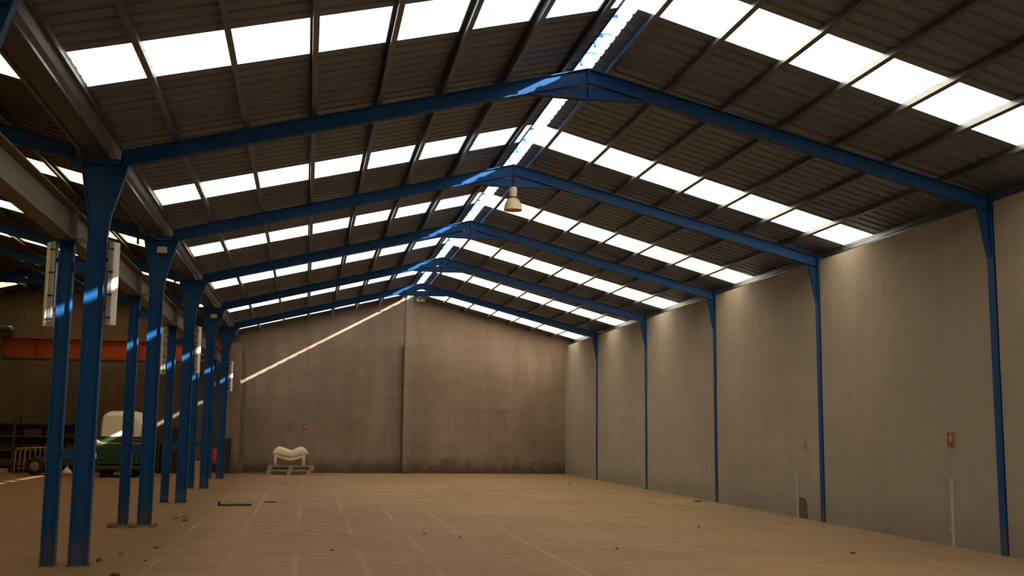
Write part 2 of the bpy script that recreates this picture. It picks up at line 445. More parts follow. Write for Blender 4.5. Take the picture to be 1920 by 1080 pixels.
# ------------------------------------------------------------------ portal frames
def i_plate(mb, pts_a, pts_b, y0, y1, tf=.013, tw=.012):
    """I section in the x,z plane: flanges along both chains of points, web between them"""
    for ch in (pts_a, pts_b):
        for p, q in zip(ch, ch[1:]): mb.plate(p, q, tf, y0, y1)
    ym = (y0+y1)/2; mb.prism_y(list(pts_a) + list(pts_b)[::-1], ym-tw/2, ym+tw/2)
def rafter(parent, xr, side, x_end, yc, dep=.168, b=.10):
    x0 = xr; x1 = x_end
    top = lambda x: RT - S*abs(x-xr)
    bot = lambda x: top(x) - dep/math.cos(math.atan(S))
    mb = MB(); i_plate(mb, [(x0, top(x0)), (x1, top(x1))], [(x0, bot(x0)), (x1, bot(x1))], yc-b/2, yc+b/2)
    return mb.build('rafter', 'blue_paint', parent)
def apex(parent, xr, yc, b=.10, dep=.168):
    zb = RT - dep/math.cos(math.atan(S)); w = .70; ze = zb - S*w - .004
    mb = MB()
    zc = zb - .055; xc = (zb - .012 - zc)/S
    poly = [(xr-w, ze), (xr-xc, zc), (xr+xc, zc), (xr+w, ze)]
    mb.prism_y([(xr-w, ze), (xr-xc, zc), (xr+xc, zc), (xr+w, ze), (xr+w, ze-.016), (xr, ze-.03), (xr-w, ze-.016)], yc-.007, yc+.007)
    mb.plate((xr-w-.02, ze-.016), (xr, ze-.03), .014, yc-b/2, yc+b/2); mb.plate((xr, ze-.03), (xr+w+.02, ze-.016), .014, yc-b/2, yc+b/2)
    mb.box(xr-.007, xr+.007, yc-b/2, yc+b/2, ze-.03, zc)
    mb.build('apex_gusset', 'blue_paint', parent)
    mb = MB(); mb.box(xr-.009, xr+.009, yc-b/2-.004, yc+b/2+.004, zb-.01, RT-.01); mb.build('splice_plate', 'blue_paint', parent)
ORD = ['overhead at the top left corner, nearest of all', 'first full one seen from the viewpoint', 'second full one, with the bell lamp under its peak', 'third full one back along the hall', 'fourth full one back along the hall', 'last one before the end wall']
XC = -3.145
for k, y in enumerate(FY):
    z0 = zf(y)
    fr = thing('portal_frame', 'blue steel portal frame, ' + ORD[k], 'steel frame', (XC, y+.1, z0), 'blue portal frames')
    yc = y + .1
    mb = MB()      # tapering column under the valley
    i_plate(mb, [(XC-.098, z0+.012), (XC-.098, 3.62), (XC-.115, 3.85), (XC-.22, 4.44)], [(XC+.098, z0+.012), (XC+.098, 3.62), (XC+.125, 3.85), (XC+.29, 4.44)], y+.05, y+.15)
    mb.plate((XC-.23, 4.44), (XC+.30, 4.44), .014, y+.045, y+.155)
    mb.build('column', 'blue_paint', fr)
    mb = MB(); mb.box(XC-.125, XC+.125, y+.02, y+.18, z0-.002, z0+.010); mb.build('base_plate', 'blue_paint', fr)
    mb = MB()      # end plates that join both rafters over the column
    mb.box(XC-.33, XC+.26, yc-.055, yc+.055, 4.447, 4.495)
    mb.box(XC+.21, XC+.235, yc-.055, yc+.055, 4.36, 4.60); mb.box(XC-.335, XC-.312, yc-.055, yc+.055, 4.36, 4.62)
    mb.build('valley_head', 'blue_paint', fr)
    rafter(fr, XR_, -1, XC+.22, yc); rafter(fr, XR_, 1, WR-.0, yc)
    rafter(fr, XR2, 1, XC-.32, yc); rafter(fr, XR2, -1, WL+.02, yc)
    apex(fr, XR_, yc); apex(fr, XR2, yc)
    mb = MB()      # column set flush in the right wall
    mb.box(WR-.012, WR+.004, y+.02, y+.15, z0, 4.62); mb.box(WR+.004, WR+.2, y+.07, y+.09, z0, 4.6); mb.box(WR+.03, WR+.2, y-.004, y+.169, z0, 4.5)
    mb.build('column', 'blue_paint', fr)
    mb = MB()
    zt = RT - S*(WR-XR_) - .173
    i_plate(mb, [(WR-.015, zt-.62), (WR-.135, zt+.02)], [(WR-.012, zt-.62), (WR-.012, zt+.02)], yc-.05, yc+.05, .01, .01)
    mb.plate((WR-.145, zt+.035), (WR, zt), .014, yc-.055, yc+.055)
    mb.build('knee_gusset', 'blue_paint', fr)

# ------------------------------------------------------------------ crane columns, runway beam, crane
CXC = -3.458
CO = ['nearest of the short columns', 'second from the front', 'third from the front', 'fourth from the front', 'farthest of the short columns']
for k, y in enumerate(FY[1:]):
    z0 = zf(y)
    t = thing('crane_column', 'short blue column under the crane beam, ' + CO[k], 'column', (CXC, y+.1, z0), 'blue crane columns')
    mb = MB(); i_plate(mb, [(CXC-.07, z0+.01), (CXC-.07, 3.52)], [(CXC+.07, z0+.01), (CXC+.07, 3.52)], y+.05, y+.15); mb.build('shaft', 'blue_paint', t)
    mb = MB(); mb.box(CXC-.09, CXC+.09, y+.02, y+.18, z0-.002, z0+.009); mb.build('base_plate', 'blue_paint', t)
    mb = MB(); mb.box(CXC-.11, CXC+.11, y-.02, y+.22, 3.52, 3.54); mb.build('cap_plate', 'blue_paint', t)
    for za in (1.14, 3.20):
        mb = MB(); mb.box(CXC+.066, XC-.10, y+.05, y+.15, za, za+.10); mb.build('tie_plate', 'blue_paint', t)
    if k in (0, 1):
        mb = MB(); mb.box(CXC+.12, XC-.09, y+.03, y+.13, 3.54, 3.57); mb.bar((CXC+.08, y+.08, 3.57), (XC-.1, y+.08, 3.57), .012); mb.build('stay_clip', 'galvanised', t)
rb = thing('crane_runway_beam', 'long grey-brown steel beam carried by the short columns', 'beam', (CXC, 16, 3.54))
def ibeam_y(x, z0, h, b, y0, y1, tf=.016, tw=.012):
    m = MB(); m.box(x-b/2, x+b/2, y0, y1, z0, z0+tf); m.box(x-b/2, x+b/2, y0, y1, z0+h-tf, z0+h); m.box(x-tw/2, x+tw/2, y0, y1, z0+tf, z0+h-tf); return m
ibeam_y(CXC, 3.54, .36, .19, FY[0]-5, Y1-.02).build('girder', 'grey_beam', rb)
mb = MB(); mb.box(CXC-.022, CXC+.022, FY[0]-5, Y1-.02, 3.90, 3.94); mb.build('rail', 'dark_steel', rb)
for y in FY:
    mb = MB(); mb.box(CXC-.085, CXC+.085, y+.094, y+.106, 3.556, 3.884); mb.build('stiffener', 'grey_beam', rb)
yc = 36.1
cr = thing('overhead_crane', 'orange overhead crane girder across the dark side nave', 'crane', (-9, yc, 3.66))
mb = MB(); mb.box(WL+.3, CXC-.12, yc-.02, yc+.02, 3.70, 4.26); mb.box(WL+.3, CXC-.12, yc-.13, yc+.13, 3.66, 3.69); mb.box(WL+.3, CXC-.12, yc-.13, yc+.13, 4.26, 4.29)
mb.build('girder', 'crane_orange', cr)
mb = MB(); mb.box(WL+.3, CXC-.12, yc-.15, yc+.15, 3.60, 3.66); mb.build('lower_flange', 'dark_steel', cr)
for x in [WL+1+i*1.5 for i in range(7)]:
    mb = MB(); mb.box(x-.006, x+.006, yc-.11, yc-.02, 3.69, 4.26); mb.build('stiffener', 'crane_orange', cr)
mb = MB(); mb.box(CXC-.16, CXC+.14, yc-.6, yc+.55, 3.95, 4.2); mb.build('end_carriage', 'crane_orange', cr)
for dy in (-.45, .45):
    mb = MB(); mb.lathe([(0, -.04), (.1, -.04), (.1, .04), (0, .04)], (CXC, yc+dy, 3.99), 18, 'x'); mb.build('wheel', 'dark_steel', cr)
# hoist trolley by the left edge of the picture
hx = -9.95
mb = MB(); mb.box(hx-.35, hx+.28, yc-.45, yc-.14, 4.30, 4.46); mb.box(hx-.1, hx+.1, yc-.45, yc+.25, 4.27, 4.31); mb.build('trolley', 'dark_steel', cr)
mb = MB(); mb.lathe([(0, -.32), (.12, -.32), (.14, -.28), (.14, .25), (.1, .3), (0, .3)], (hx-.05, yc-.33, 4.50), 16, 'x'); mb.build('hoist_motor', 'dark_steel', cr)
mb = MB(); mb.box(hx-.28, hx+.0, yc-.42, yc-.2, 3.55, 4.28); mb.build('control_box', 'rust_brown', cr)
mb = MB(); mb.lathe([(.02, 0), (.09, .01), (.1, .05), (.03, .08)], (hx+.22, yc-.45, 4.52), 14, 'y'); mb.build('work_lamp', 'galvanised', cr)

# ------------------------------------------------------------------ lamps and boxes on the columns
def strip_light(x, y, z0, z1, sgn, label):
    t = thing('strip_light', label, 'light', (x, y, z0), 'vertical strip lights')
    w = .036
    mb = MB(); mb.box(x-.028, x+.028, y-.0, y+.15, z0, z1); mb.build('housing', 'galvanised', t, bevel=.008)
    # clear half-round cover on the outer side
    n = 8; poly = [(x + sgn*(.028 + .052*math.sin(math.pi*i/n)), y+.075 - .072*math.cos(math.pi*i/n)) for i in range(n+1)]
    vs = [(a, b, z0+.012) for a, b in poly] + [(a, b, z1-.012) for a, b in poly]; m_ = n+1
    mb = MB(); mb.add(vs, [(i, i+1, i+1+m_, i+m_) for i in range(n)], True); mb.add(vs, [tuple(range(m_)), tuple(range(m_, 2*m_))])
    mb.build('diffuser', 'lens_plastic', t, fix=True)
    for i in range(4):
        z = z0 + .09 + (z1-z0-.18)*i/3
        mb = MB(); mb.box(x-.032 if sgn < 0 else x-.03, x+.03 if sgn < 0 else x+.032, y-.008, y+.012, z-.008, z+.008); mb.box(x+sgn*.01-.012, x+sgn*.01+.012, y-.012, y-.004, z-.012, z+.012)
        mb.build('clip', 'dark_steel', t)
    xa = x - sgn*.03
    for z in (z0+.2, z1-.2):
        mb = MB(); mb.box(min(xa, xa-sgn*.03), max(xa, xa-sgn*.03), y+.05, y+.1, z-.02, z+.02); mb.build('bracket', 'dark_steel', t)
for k, nm in ((1, 'nearest column pair'), (3, 'third column pair'), (5, 'last column pair')):
    y = FY[k] + .02
    strip_light(XC+.165, y, 2.60 if k < 5 else 2.62, 3.55 if k < 5 else 3.5, 1, 'vertical strip light on the hall side of the ' + nm)
    if k < 5: strip_light(CXC-.135, y, 2.57, 3.52, -1, 'vertical strip light on the far-left side of the ' + nm)
for k, nm in ((2, 'second'), (4, 'fourth')):
    y = FY[k]
    t = thing('emergency_light', 'small beige box high on the %s tall column' % nm, 'light', (-3.085, y, 4.27), 'beige boxes on column heads')
    mb = MB(); mb.box(-3.162, -3.012, y-.03, y+.04, 4.215, 4.318); mb.build('housing', 'beige_plastic', t, bevel=.01)
    mb = MB(); mb.box(-3.15, -3.024, y-.037, y-.029, 4.225, 4.308); mb.build('cover', 'beige_plastic', t, bevel=.004)
    mb = MB(); mb.box(-3.10, -3.07, y+.04, y+.093, 4.25, 4.28); mb.build('bracket', 'dark_steel', t)
t = thing('cable', 'thin cable looping below the gutter at the second column', 'cable', (-3.05, 17.55, 4.5))
mb = MB(); mb.path([(-3.26 + .37*i/14, 17.55, 4.497 - .10*math.sin(math.pi*i/14)**.8) for i in range(15)], .006); mb.build('cord', 'galvanised', t)
# box on the gable peak
t = thing('wall_box', 'small beige box under the roof peak of the end wall', 'box', (2.86, 36.9, 5.96))
mb = MB(); mb.box(2.745, 3.02, 36.80, 37.02, 5.885, 6.01); mb.build('housing', 'beige_plastic', t, bevel=.01)
mb = MB(); mb.box(2.76, 3.005, 36.79, 36.802, 5.90, 5.995); mb.build('cover', 'lamp_beige', t)
mb = MB(); mb.box(2.85, 2.90, 37.0, 37.08, 5.92, 5.98); mb.build('bracket', 'dark_steel', t)

# bell lamp under the second peak
lx, ly = 2.51, FY[2] + .10
lamp = thing('high_bay_lamp', 'beige bell-shaped high bay lamp hanging under the second peak', 'lamp', (lx, ly, 5.18))
mb = MB(); mb.lathe([(0, .40), (.055, .40), (.066, .385), (.066, .25), (.060, .235), (.060, .228)], (lx, ly, 5.18), 28); mb.build('gear_housing', 'lamp_beige', lamp)
mb = MB(); mb.lathe([(.062, .228), (.068, .222), (.068, .212), (.062, .206)], (lx, ly, 5.18), 28); mb.build('band', 'dark_steel', lamp)
out = [(.066, .206), (.085, .195), (.112, .165), (.135, .120), (.149, .065), (.157, .01), (.160, 0)]
mb = MB(); mb.lathe(out + [(r-.006, h) for r, h in out[::-1]], (lx, ly, 5.18), 36); mb.build('reflector', 'lamp_beige', lamp)
mb = MB(); mb.lathe([(0, .06), (.03, .065), (.042, .10), (.035, .15), (.02, .19), (.02, .21), (0, .21)], (lx, ly, 5.18), 16); mb.build('bulb', 'white_plastic', lamp)
mb = MB(); mb.box(lx-.012, lx+.012, ly-.012, ly+.012, 5.575, 5.60); mb.build('hook', 'dark_steel', lamp)

# ------------------------------------------------------------------ signs and marks on the walls
def ext_sign(name, label, org, ux, wdt, hgt):
    """red panel with pale border, bottle-shaped pictogram and lower strip; ux = direction of its width, facing into the hall"""
    org = Vector(org); ux = Vector(ux); uz = Vector((0, 0, 1)); nn = ux.cross(uz)
    t = thing(name, label, 'sign', org)
    def slab(nm, mat, polys, n0, n1):
        mb = MB()
        for poly in polys:
            k = len(poly); vs = [org + ux*a*wdt + uz*b*hgt + nn*n0 for a, b in poly] + [org + ux*a*wdt + uz*b*hgt + nn*n1 for a, b in poly]
            mb.add(vs, [tuple(range(k, 2*k)), tuple(reversed(range(k)))] + [(i, (i+1) % k, (i+1) % k+k, i+k) for i in range(k)])
        mb.build(nm, mat, t, fix=True)
    R = lambda a, b, c, d: [(a, c), (b, c), (b, d), (a, d)]
    slab('backing', 'sign_white', [R(0, 1, 0, 1)], 0, .004)
    slab('panel', 'sign_red', [R(.04, .96, .30, .975), R(.04, .96, .02, .27)], .004, .006)
    slab('pictogram', 'sign_white', [[(.36, .38), (.60, .38), (.60, .70), (.54, .78), (.52, .87), (.44, .87), (.42, .78), (.36, .70)], R(.74, .80, .42, .78), R(.42, .62, .88, .91)], .006, .0075)
    slab('lower_strip', 'sign_white', [R(.25, .75, .135, .16)], .006, .007)
ext_sign('extinguisher_sign', 'red fire extinguisher sign on the right concrete wall', (WR-.008, 14.02, 1.345), (0, -1, 0), .175, .205)
ext_sign('extinguisher_sign', 'tiny red extinguisher sign on the end wall above the pallet', (-.90, Y1-.012, 1.55), (1, 0, 0), .15, .22)
def wallbit(name, label, cat, mat, polys, th=.006, x=WR):
    mb = MB()
    for poly in polys:
        k = len(poly)
        vs = [(x-th, y, z) for y, z in poly] + [(x+.002, y, z) for y, z in poly]
        mb.add(vs, [tuple(range(k)), tuple(reversed(range(k, 2*k)))] + [(i, (i+1) % k, (i+1) % k+k, i+k) for i in range(k)])
    return mb.build(name, mat, wall_right, fix=True)
wallbit('mortar_patch', None, None, 'dark_mortar', [[(18.79, .045), (18.43, .045), (18.47, .30), (18.52, .38), (18.60, .41), (18.75, .405), (18.79, .3)]], .004)
wallbit('red_residue', None, None, 'red_faded', [[(18.47, 1.47), (18.43, 1.40), (18.40, 1.22), (18.45, 1.27), (18.52, 1.25), (18.55, 1.33), (18.50, 1.38)]], .002)
rs = random.Random(5); strokes = []
for i in range(8):
    y = 15.92 - i*.105; z = 1.40 - .004*i
    for (a, b, c, d) in (((0, 0, .018, .11), (.0, .045, .063, .016), (.02, .05, -.002, .016))[:2+i % 2]):
        strokes.append([(y-a, z+min(c, d) if c < d else z+c), (y-a-max(b-a, .012), z+c), (y-a-max(b-a, .012), z+c+.014 if b > .02 else z+d), (y-a, z+c+.014 if b > .02 else z+d)])
wallbit('chalk_marks', None, None, 'chalk', strokes, .0015)
for y, w, z1, lab in ((13.965, .052, .915, 'pale wide vertical conduit below the extinguisher sign'), (18.825, .04, .88, 'thin pale vertical conduit beside the dark wall patch')):
    t = thing('conduit', lab, 'pipe', (WR, y, zf(y)))
    mb = MB(); n = 8; sec = [(WR-.022*math.sin(math.pi*i/n)-.001, y + w/2*math.cos(math.pi*i/n)) for i in range(n+1)]; m_ = n+1
    zb = zf(y)+.002
    vs = [(a, b, zb) for a, b in sec] + [(a, b, z1) for a, b in sec]
    mb.add(vs, [(i, i+1, i+1+m_, i+m_) for i in range(n)], True); mb.add(vs, [tuple(range(m_, 2*m_)), tuple(range(m_))]); mb.build('tube', 'conduit', t, fix=True)
    for z in (zb+.22, z1-.15):
        mb = MB(); mb.box(WR-.026, WR, y-w/2-.018, y+w/2+.018, z-.012, z+.012); mb.build('clip', 'conduit', t)

# ------------------------------------------------------------------ pallets with the wrapped white load by the end wall
def pallet(x0, x1, y0, y1, zb, label):
    t = thing('pallet', label, 'pallet', ((x0+x1)/2, (y0+y1)/2, zb), 'pallets under the white load')
    for i in range(3):
        yy = y0 + (y1-y0-.1)*i/2
        mb = MB(); mb.box(x0, x1, yy, yy+.1, zb, zb+.022); mb.build('bottom_board', 'pallet_wood', t)
        for j in range(3):
            xx = x0 + (x1-x0-.14)*j/2
            mb = MB(); mb.box(xx, xx+.14, yy, yy+.1, zb+.022, zb+.10); mb.build('block', 'pallet_wood', t)
    for j in range(3):
        xx = x0 + (x1-x0-.12)*j/2
        mb = MB(); mb.box(xx, xx+.12, y0, y1, zb+.10, zb+.122); mb.build('stringer', 'pallet_wood', t)
    for i in range(7):
        yy = y0 + (y1-y0-.1)*i/6
        mb = MB(); mb.box(x0, x1, yy, yy+.1, zb+.122, zb+.144); mb.build('deck_board', 'pallet_wood', t)
PY = 35.25
zb = zf(PY)
pallet(-1.93, -.58, PY, PY+.95, zb+.001, 'lower of two stacked wooden pallets by the end wall')
pallet(-1.90, -.50, PY+.03, PY+1.0, zb+.146, 'upper of two stacked wooden pallets carrying the white load')
zt = zb + .292
ld = thing('wrapped_load', 'cream white twin-humped seat shells standing on the pallets', 'furniture', (-1.2, PY+.5, zt))
nu, nr = 48, 20
vs = []
for i in range(nu+1):
    u = i/nu; a = abs(u-.5)*2; x = -1.765 + 1.07*u
    top = .475 + .105*math.sin(min(1, a/.62)*math.pi/2)**1.5 - (.20*max(0, (a-.62)/.38)**2.4)
    bot = .20 + .115*min(1, a/.9)
    if a > .9: bot += .02*(a-.9)/.1
    mid, hh = (top+bot)/2, max(.012, (top-bot)/2)
    for j in range(nr):
        t = 2*math.pi*j/nr; cy, cz = math.cos(t), math.sin(t)
        y = PY + .48 + .34*math.copysign(abs(cy)**.7, cy) + .012*math.sin(13*u + 2*t)
        vs.append((x + .012*math.sin(5*t), y, zt + mid + hh*math.copysign(abs(cz)**.6, cz) + .006*math.sin(21*u+3*t)))
mb = MB(); mb.add(vs, [(i*nr+j, (i+1)*nr+j, (i+1)*nr+(j+1) % nr, i*nr+(j+1) % nr) for i in range(nu) for j in range(nr)], True)
mb.add(vs[:nr], [tuple(range(nr))]); mb.add(vs[-nr:], [tuple(reversed(range(nr)))])
mb.build('cover', 'cream_cover', ld, fix=True)
mb = MB()                                     # shadowed pinkish under-shell hanging in the middle
vs = []
for j in range(7):
    for i in range(25):
        u = i/24; a = abs(u-.5)*2
        vs.append((-1.70+.94*u, PY+.22+.56*j/6, zt + .135 + .13*a**1.3 + .02*math.sin(j)))
mb.add(vs, [(j*25+i, j*25+i+1, (j+1)*25+i+1, (j+1)*25+i) for j in range(6) for i in range(24)], True)
o = mb.build('under_shell', 'cream_cover', ld); s = o.modifiers.new('thick', 'SOLIDIFY'); s.thickness = .09; s.offset = 1.0
for sx in (-1.70, -.80):
    for sy in (.2, .8):
        mb = MB(); lean = .03 if sx < -1.2 else -.03
        mb.bar((sx, PY+sy, zt), (sx+lean*.3, PY+sy, zt+.36), .026, 8); mb.bar((sx+lean*1.8, PY+sy, zt), (sx+lean*1.2, PY+sy, zt+.33), .018, 8)
        mb.build('leg', 'cream_cover', ld)

# ------------------------------------------------------------------ things in the dark side nave
# green machine with a white hood
mx0, mx1, my = -6.62, -5.30, 33.4
zb = zf(my)
mc = thing('machine', 'green ribbed machine with a white hood and orange stripe behind the columns', 'machine', (-6, my+.6, zb))
mb = MB(); mb.box(mx0, mx1-.12, my, my+1.7, zb+.36, zb+1.10); mb.build('body', 'green_paint', mc, bevel=.03)
for z in (.50, .66, .82):
    mb = MB(); mb.box(mx0+.06, mx1-.18, my-.022, my+.01, zb+z, zb+z+.025); mb.build('rib', 'green_paint', mc)
mb = MB(); mb.box(mx0+.12, mx1-.14, my-.012, my+.01, zb+.955, zb+.985); mb.build('stripe', 'orange_stripe', mc)
mb = MB(); mb.box(mx0-.05, mx1, my-.08, my+1.8, zb+.24, zb+.33); mb.build('chassis', 'rust_brown', mc)
mb = MB(); mb.box(mx0+.02, mx1-.14, my+.02, my+1.66, zb+1.10, zb+1.16); mb.build('rim', 'dark_steel', mc)
# hood: rounded shell
nu, nv = 14, 10; vs = []
for j in range(nv+1):
    for i in range(nu+1):
        a = math.pi*i/nu; y = my+.04+1.6*j/nv
        e = 1 - .18*abs(j/nv*2-1)**4
        cx = (mx0+mx1-.1)/2; rx = .60*e; rz = .80*e
        x = cx - rx*math.copysign(abs(math.cos(a))**.45, math.cos(a)); z = zb+1.10 + rz*abs(math.sin(a))**.40
        vs.append((x, y, z))
n1 = nu+1
mb = MB(); mb.add(vs, [(j*n1+i, (j+1)*n1+i, (j+1)*n1+i+1, j*n1+i+1) for j in range(nv) for i in range(nu)], True)
mb.add(vs[:n1], [tuple(range(n1))]); mb.add(vs[-n1:], [tuple(reversed(range(n1)))])
mb.build('hood', 'white_plastic', mc, fix=True)
for z in (1.42, 1.62):
    mb = MB(); mb.box(mx0-.04, mx0+.12, my-.02, my+.05, zb+z, zb+z+.02); mb.build('strap', 'dark_steel', mc)
mb = MB(); mb.lathe([(0, -.16), (.07, -.15), (.10, -.1), (.11, 0), (.10, .02), (0, .03)], (mx0+.02, my-.02, zb+.98), 18, 'y'); mb.build('head_lamp', 'chrome', mc)
for wx in (mx0+.18, mx1-.3):
    for wy in (my+.25, my+1.45):
        mb = MB(); mb.lathe([(0, -.09), (.13, -.09), (.21, -.07), (.225, 0), (.21, .07), (.13, .09), (0, .09)], (wx, wy, zb+.225), 20, 'x'); mb.build('wheel', 'rubber', mc)
mb = MB(); mb.box(mx1-.10, mx1-.04, my-.05, my+.02, zb+.3, zb+1.12); mb.box(mx1-.12, mx1+.1, my-.05, my+.0, zb+.66, zb+.70); mb.box(mx1-.12, mx1+.1, my-.05, my+.0, zb+.95, zb+1.0)
mb.build('side_frame', 'yellow_paint', mc)
mb = MB(); mb.lathe([(0, -.03), (.05, -.025), (.09, .0), (.1, .03), (0, .04)], (mx1-.02, my-.04, zb+1.28), 16, 'y'); mb.build('mirror', 'chrome', mc)

# dark shelving along the end wall of the side nave
rk = thing('storage_rack', 'dark shelving of stacked boards at the left edge', 'rack', (-9.3, 36.6, zf(36.6)))
zb = zf(36.6)
for x in (-10.6, -9.55, -8.45, -7.4):
    for y in (36.3, 36.95):
        mb = MB(); mb.box(x-.03, x+.03, y-.03, y+.03, zb, zb+1.66 + (.06 if x == -9.55 else 0)); mb.build('post', 'rust_brown', rk)
for i, z in enumerate((.22, .66, 1.08, 1.48)):
    mb = MB(); mb.box(-10.65, -7.35, 36.27, 36.98, zb+z, zb+z+.04); mb.build('shelf', 'rust_brown', rk)
for i in range(15):
    x = -10.55 + (i % 5)*.62; z = (.26, .70, 1.12)[i//5]
    mb = MB(); n = random.randint(2, 4); L = .52
    mb.box(x, x+L, 36.3+random.uniform(0, .1), 36.9, zb+z+.001, zb+z+.05*n)
    mb.build('board_stack', random.choice(['wood_dark', 'rust_brown', 'black_board', 'dark_steel']), rk)
tag(MB.build((lambda m: (m.box(-10.5, -9.62, 35.7, 36.2, zf(36)+.001, zf(36)+.14), m)[1])(MB()), 'timber_block', 'pallet_wood', None, bevel=.01), 'pale timber block lying on the floor below the dark shelving', 'timber')

# stacked yellow barriers
for i, nm in enumerate(('front', 'middle', 'rear')):
    y = 35.15 + i*.13; x0 = -9.22 + i*.10; zb = zf(y)
    t = thing('crowd_barrier', 'yellow tubular barrier, %s one of three leaning by the dark shelving' % nm, 'barrier', (x0+.5, y, zb), 'yellow barriers')
    mb = MB(); pts = [(x0, y, zb+.005), (x0+.03, y, zb+.68), (x0+.10, y, zb+.77), (x0+.95, y, zb+.80), (x0+1.02, y, zb+.72), (x0+1.04, y, zb+.005)]
    mb.path(pts, .020, 8); mb.build('frame', 'yellow_paint', t)
    for j in range(6):
        x = x0+.16+j*.14
        mb = MB(); mb.bar((x, y, zb+.18), (x, y, zb+.775), .009); mb.build('upright', 'yellow_paint', t)
    mb = MB(); mb.bar((x0+.02, y, zb+.18), (x0+1.02, y, zb+.18), .013); mb.build('lower_rail', 'yellow_paint', t)
# small wheeled unit in front of them
zb = zf(34.7)
t = thing('wheeled_compressor', 'dark round-ended unit on a wheel beside the yellow barriers', 'machine', (-8.3, 34.75, zb))
mb = MB(); mb.lathe([(0, -.06), (.14, -.06), (.24, -.05), (.262, 0), (.24, .05), (.14, .06), (0, .06)], (-8.52, 34.62, zb+.262), 24, 'y'); mb.build('wheel', 'rubber', t)
mb = MB(); mb.lathe([(0, -.075), (.05, -.08), (.13, -.065), (.14, -.05)], (-8.52, 34.62, zb+.262), 20, 'y'); mb.build('hub', 'grey_beam', t)
mb = MB(); mb.lathe([(0, -.38), (.15, -.36), (.22, -.28), (.22, .28), (.15, .36), (0, .38)], (-8.28, 34.9, zb+.32), 20, 'x'); mb.build('tank', 'dark_steel', t)
mb = MB(); mb.box(-8.2, -8.06, 34.64, 34.69, zb+.30, zb+.42); mb.build('tail_lamp', 'red_paint', t)
mb = MB(); mb.bar((-8.1, 34.85, zb), (-8.1, 34.85, zb+.2), .03, 8); mb.build('prop', 'dark_steel', t)
# white sacks on the floor between the first columns
zb = zf(35.2)
t = thing('sack', 'small white sack on the floor between the nearest columns', 'sack', (-7.75, 35.2, zb))
mb = MB(); mb.lathe([(0, 0), (.12, 0), (.15, .05), (.12, .12), (.07, .16), (.03, .2), (0, .2)], (-7.74, 35.2, zb), 14); mb.build('bag', 'white_plastic', t)
mb = MB(); mb.lathe([(.03, .2), (.05, .24), (.0, .23)], (-7.74, 35.2, zb), 10); mb.build('neck', 'white_plastic', t)
# dark cabinet and crates by the end wall
zb = zf(36.6)
t = thing('cabinet', 'tall dark brown cabinet against the end wall behind the columns', 'cabinet', (-4.9, 36.6, zb))
mb = MB(); mb.box(-5.2, -4.55, 36.3, 36.9, zb, zb+1.48); mb.build('body', 'rust_brown', t, bevel=.01)
for x0, x1 in ((-5.17, -4.885), (-4.865, -4.58)):
    mb = MB(); mb.box(x0, x1, 36.285, 36.302, zb+.06, zb+1.42); d = mb.build('door', 'black_board', t)
    mb = MB(); mb.box(x1-.06 if x0 < -5 else x0+.04, x1-.04 if x0 < -5 else x0+.06, 36.268, 36.286, zb+.7, zb+.82); mb.build('handle', 'galvanised', d)
t = thing('workbench', 'dark workbench with brown crates beside the tall cabinet', 'table', (-5.5, 36.3, zb))
mb = MB(); mb.box(-5.95, -5.22, 36.1, 36.8, zb+.86, zb+.92); mb.build('top', 'dark_steel', t)
for x in (-5.91, -5.26):
    for y in (36.14, 36.76):
        mb = MB(); mb.box(x-.03, x+.03, y-.03, y+.03, zb, zb+.86); mb.build('leg', 'dark_steel', t)
mb = MB(); mb.box(-5.92, -5.25, 36.15, 36.75, zb+.3, zb+.33); mb.build('shelf', 'rust_brown', t)
def crate(label, x0, x1, y0, y1, z0, h, mat):
    t = thing('crate', label, 'crate', ((x0+x1)/2, (y0+y1)/2, z0))
    mb = MB(); mb.box(x0, x1, y0, y1, z0, z0+.02); mb.build('bottom', mat, t)
    for i in range(3):
        za = z0+.02+(h-.02)*i/3; zb_ = za+(h-.02)/3*.86
        for a in (y0, y1-.015):
            mb = MB(); mb.box(x0, x1, a, a+.015, za, zb_); mb.build('slat', mat, t)
        for a in (x0, x1-.015):
            mb = MB(); mb.box(a, a+.015, y0+.015, y1-.015, za, zb_); mb.build('slat', mat, t)
    for a in (x0+.015, x1-.04):
        for b in (y0+.015, y1-.04):
            mb = MB(); mb.box(a, a+.025, b, b+.025, z0+.02, z0+h); mb.build('corner_post', mat, t)
crate('dark slatted crate on the workbench by the tall cabinet', -5.85, -5.4, 36.2, 36.65, zb+.92, .3, 'wood_dark')
crate('pale slatted crate on the floor between the fourth pair of columns', -4.35, -3.95, 35.7, 36.1, zf(35.9)+.001, .42, 'pallet_wood')
zb = zf(36)
t = thing('red_drum', 'dull red drum on a low trolley between the last columns', 'drum', (-3.62, 35.9, zb))
mb = MB(); mb.lathe([(0, 0), (.17, 0), (.175, .02), (.165, .1), (.175, .12), (.165, .14), (.165, .26), (.175, .28), (.165, .30), (.17, .40), (.175, .42), (.15, .42), (0, .41)], (-3.60, 35.9, zb+.36), 24); mb.build('barrel', 'red_paint', t)
mb = MB(); mb.box(-3.82, -3.38, 35.68, 36.12, zb+.30, zb+.36); mb.build('deck', 'wood_dark', t)
for x in (-3.79, -3.41):
    for y in (35.71, 36.09):
        mb = MB(); mb.box(x-.025, x+.025, y-.025, y+.025, zb, zb+.30); mb.build('leg', 'wood_dark', t)
zb = zf(36.3)
t = thing('leaning_board', 'black board leaning on the concrete pier behind the last column', 'board', (-3.2, 36.4, zb))
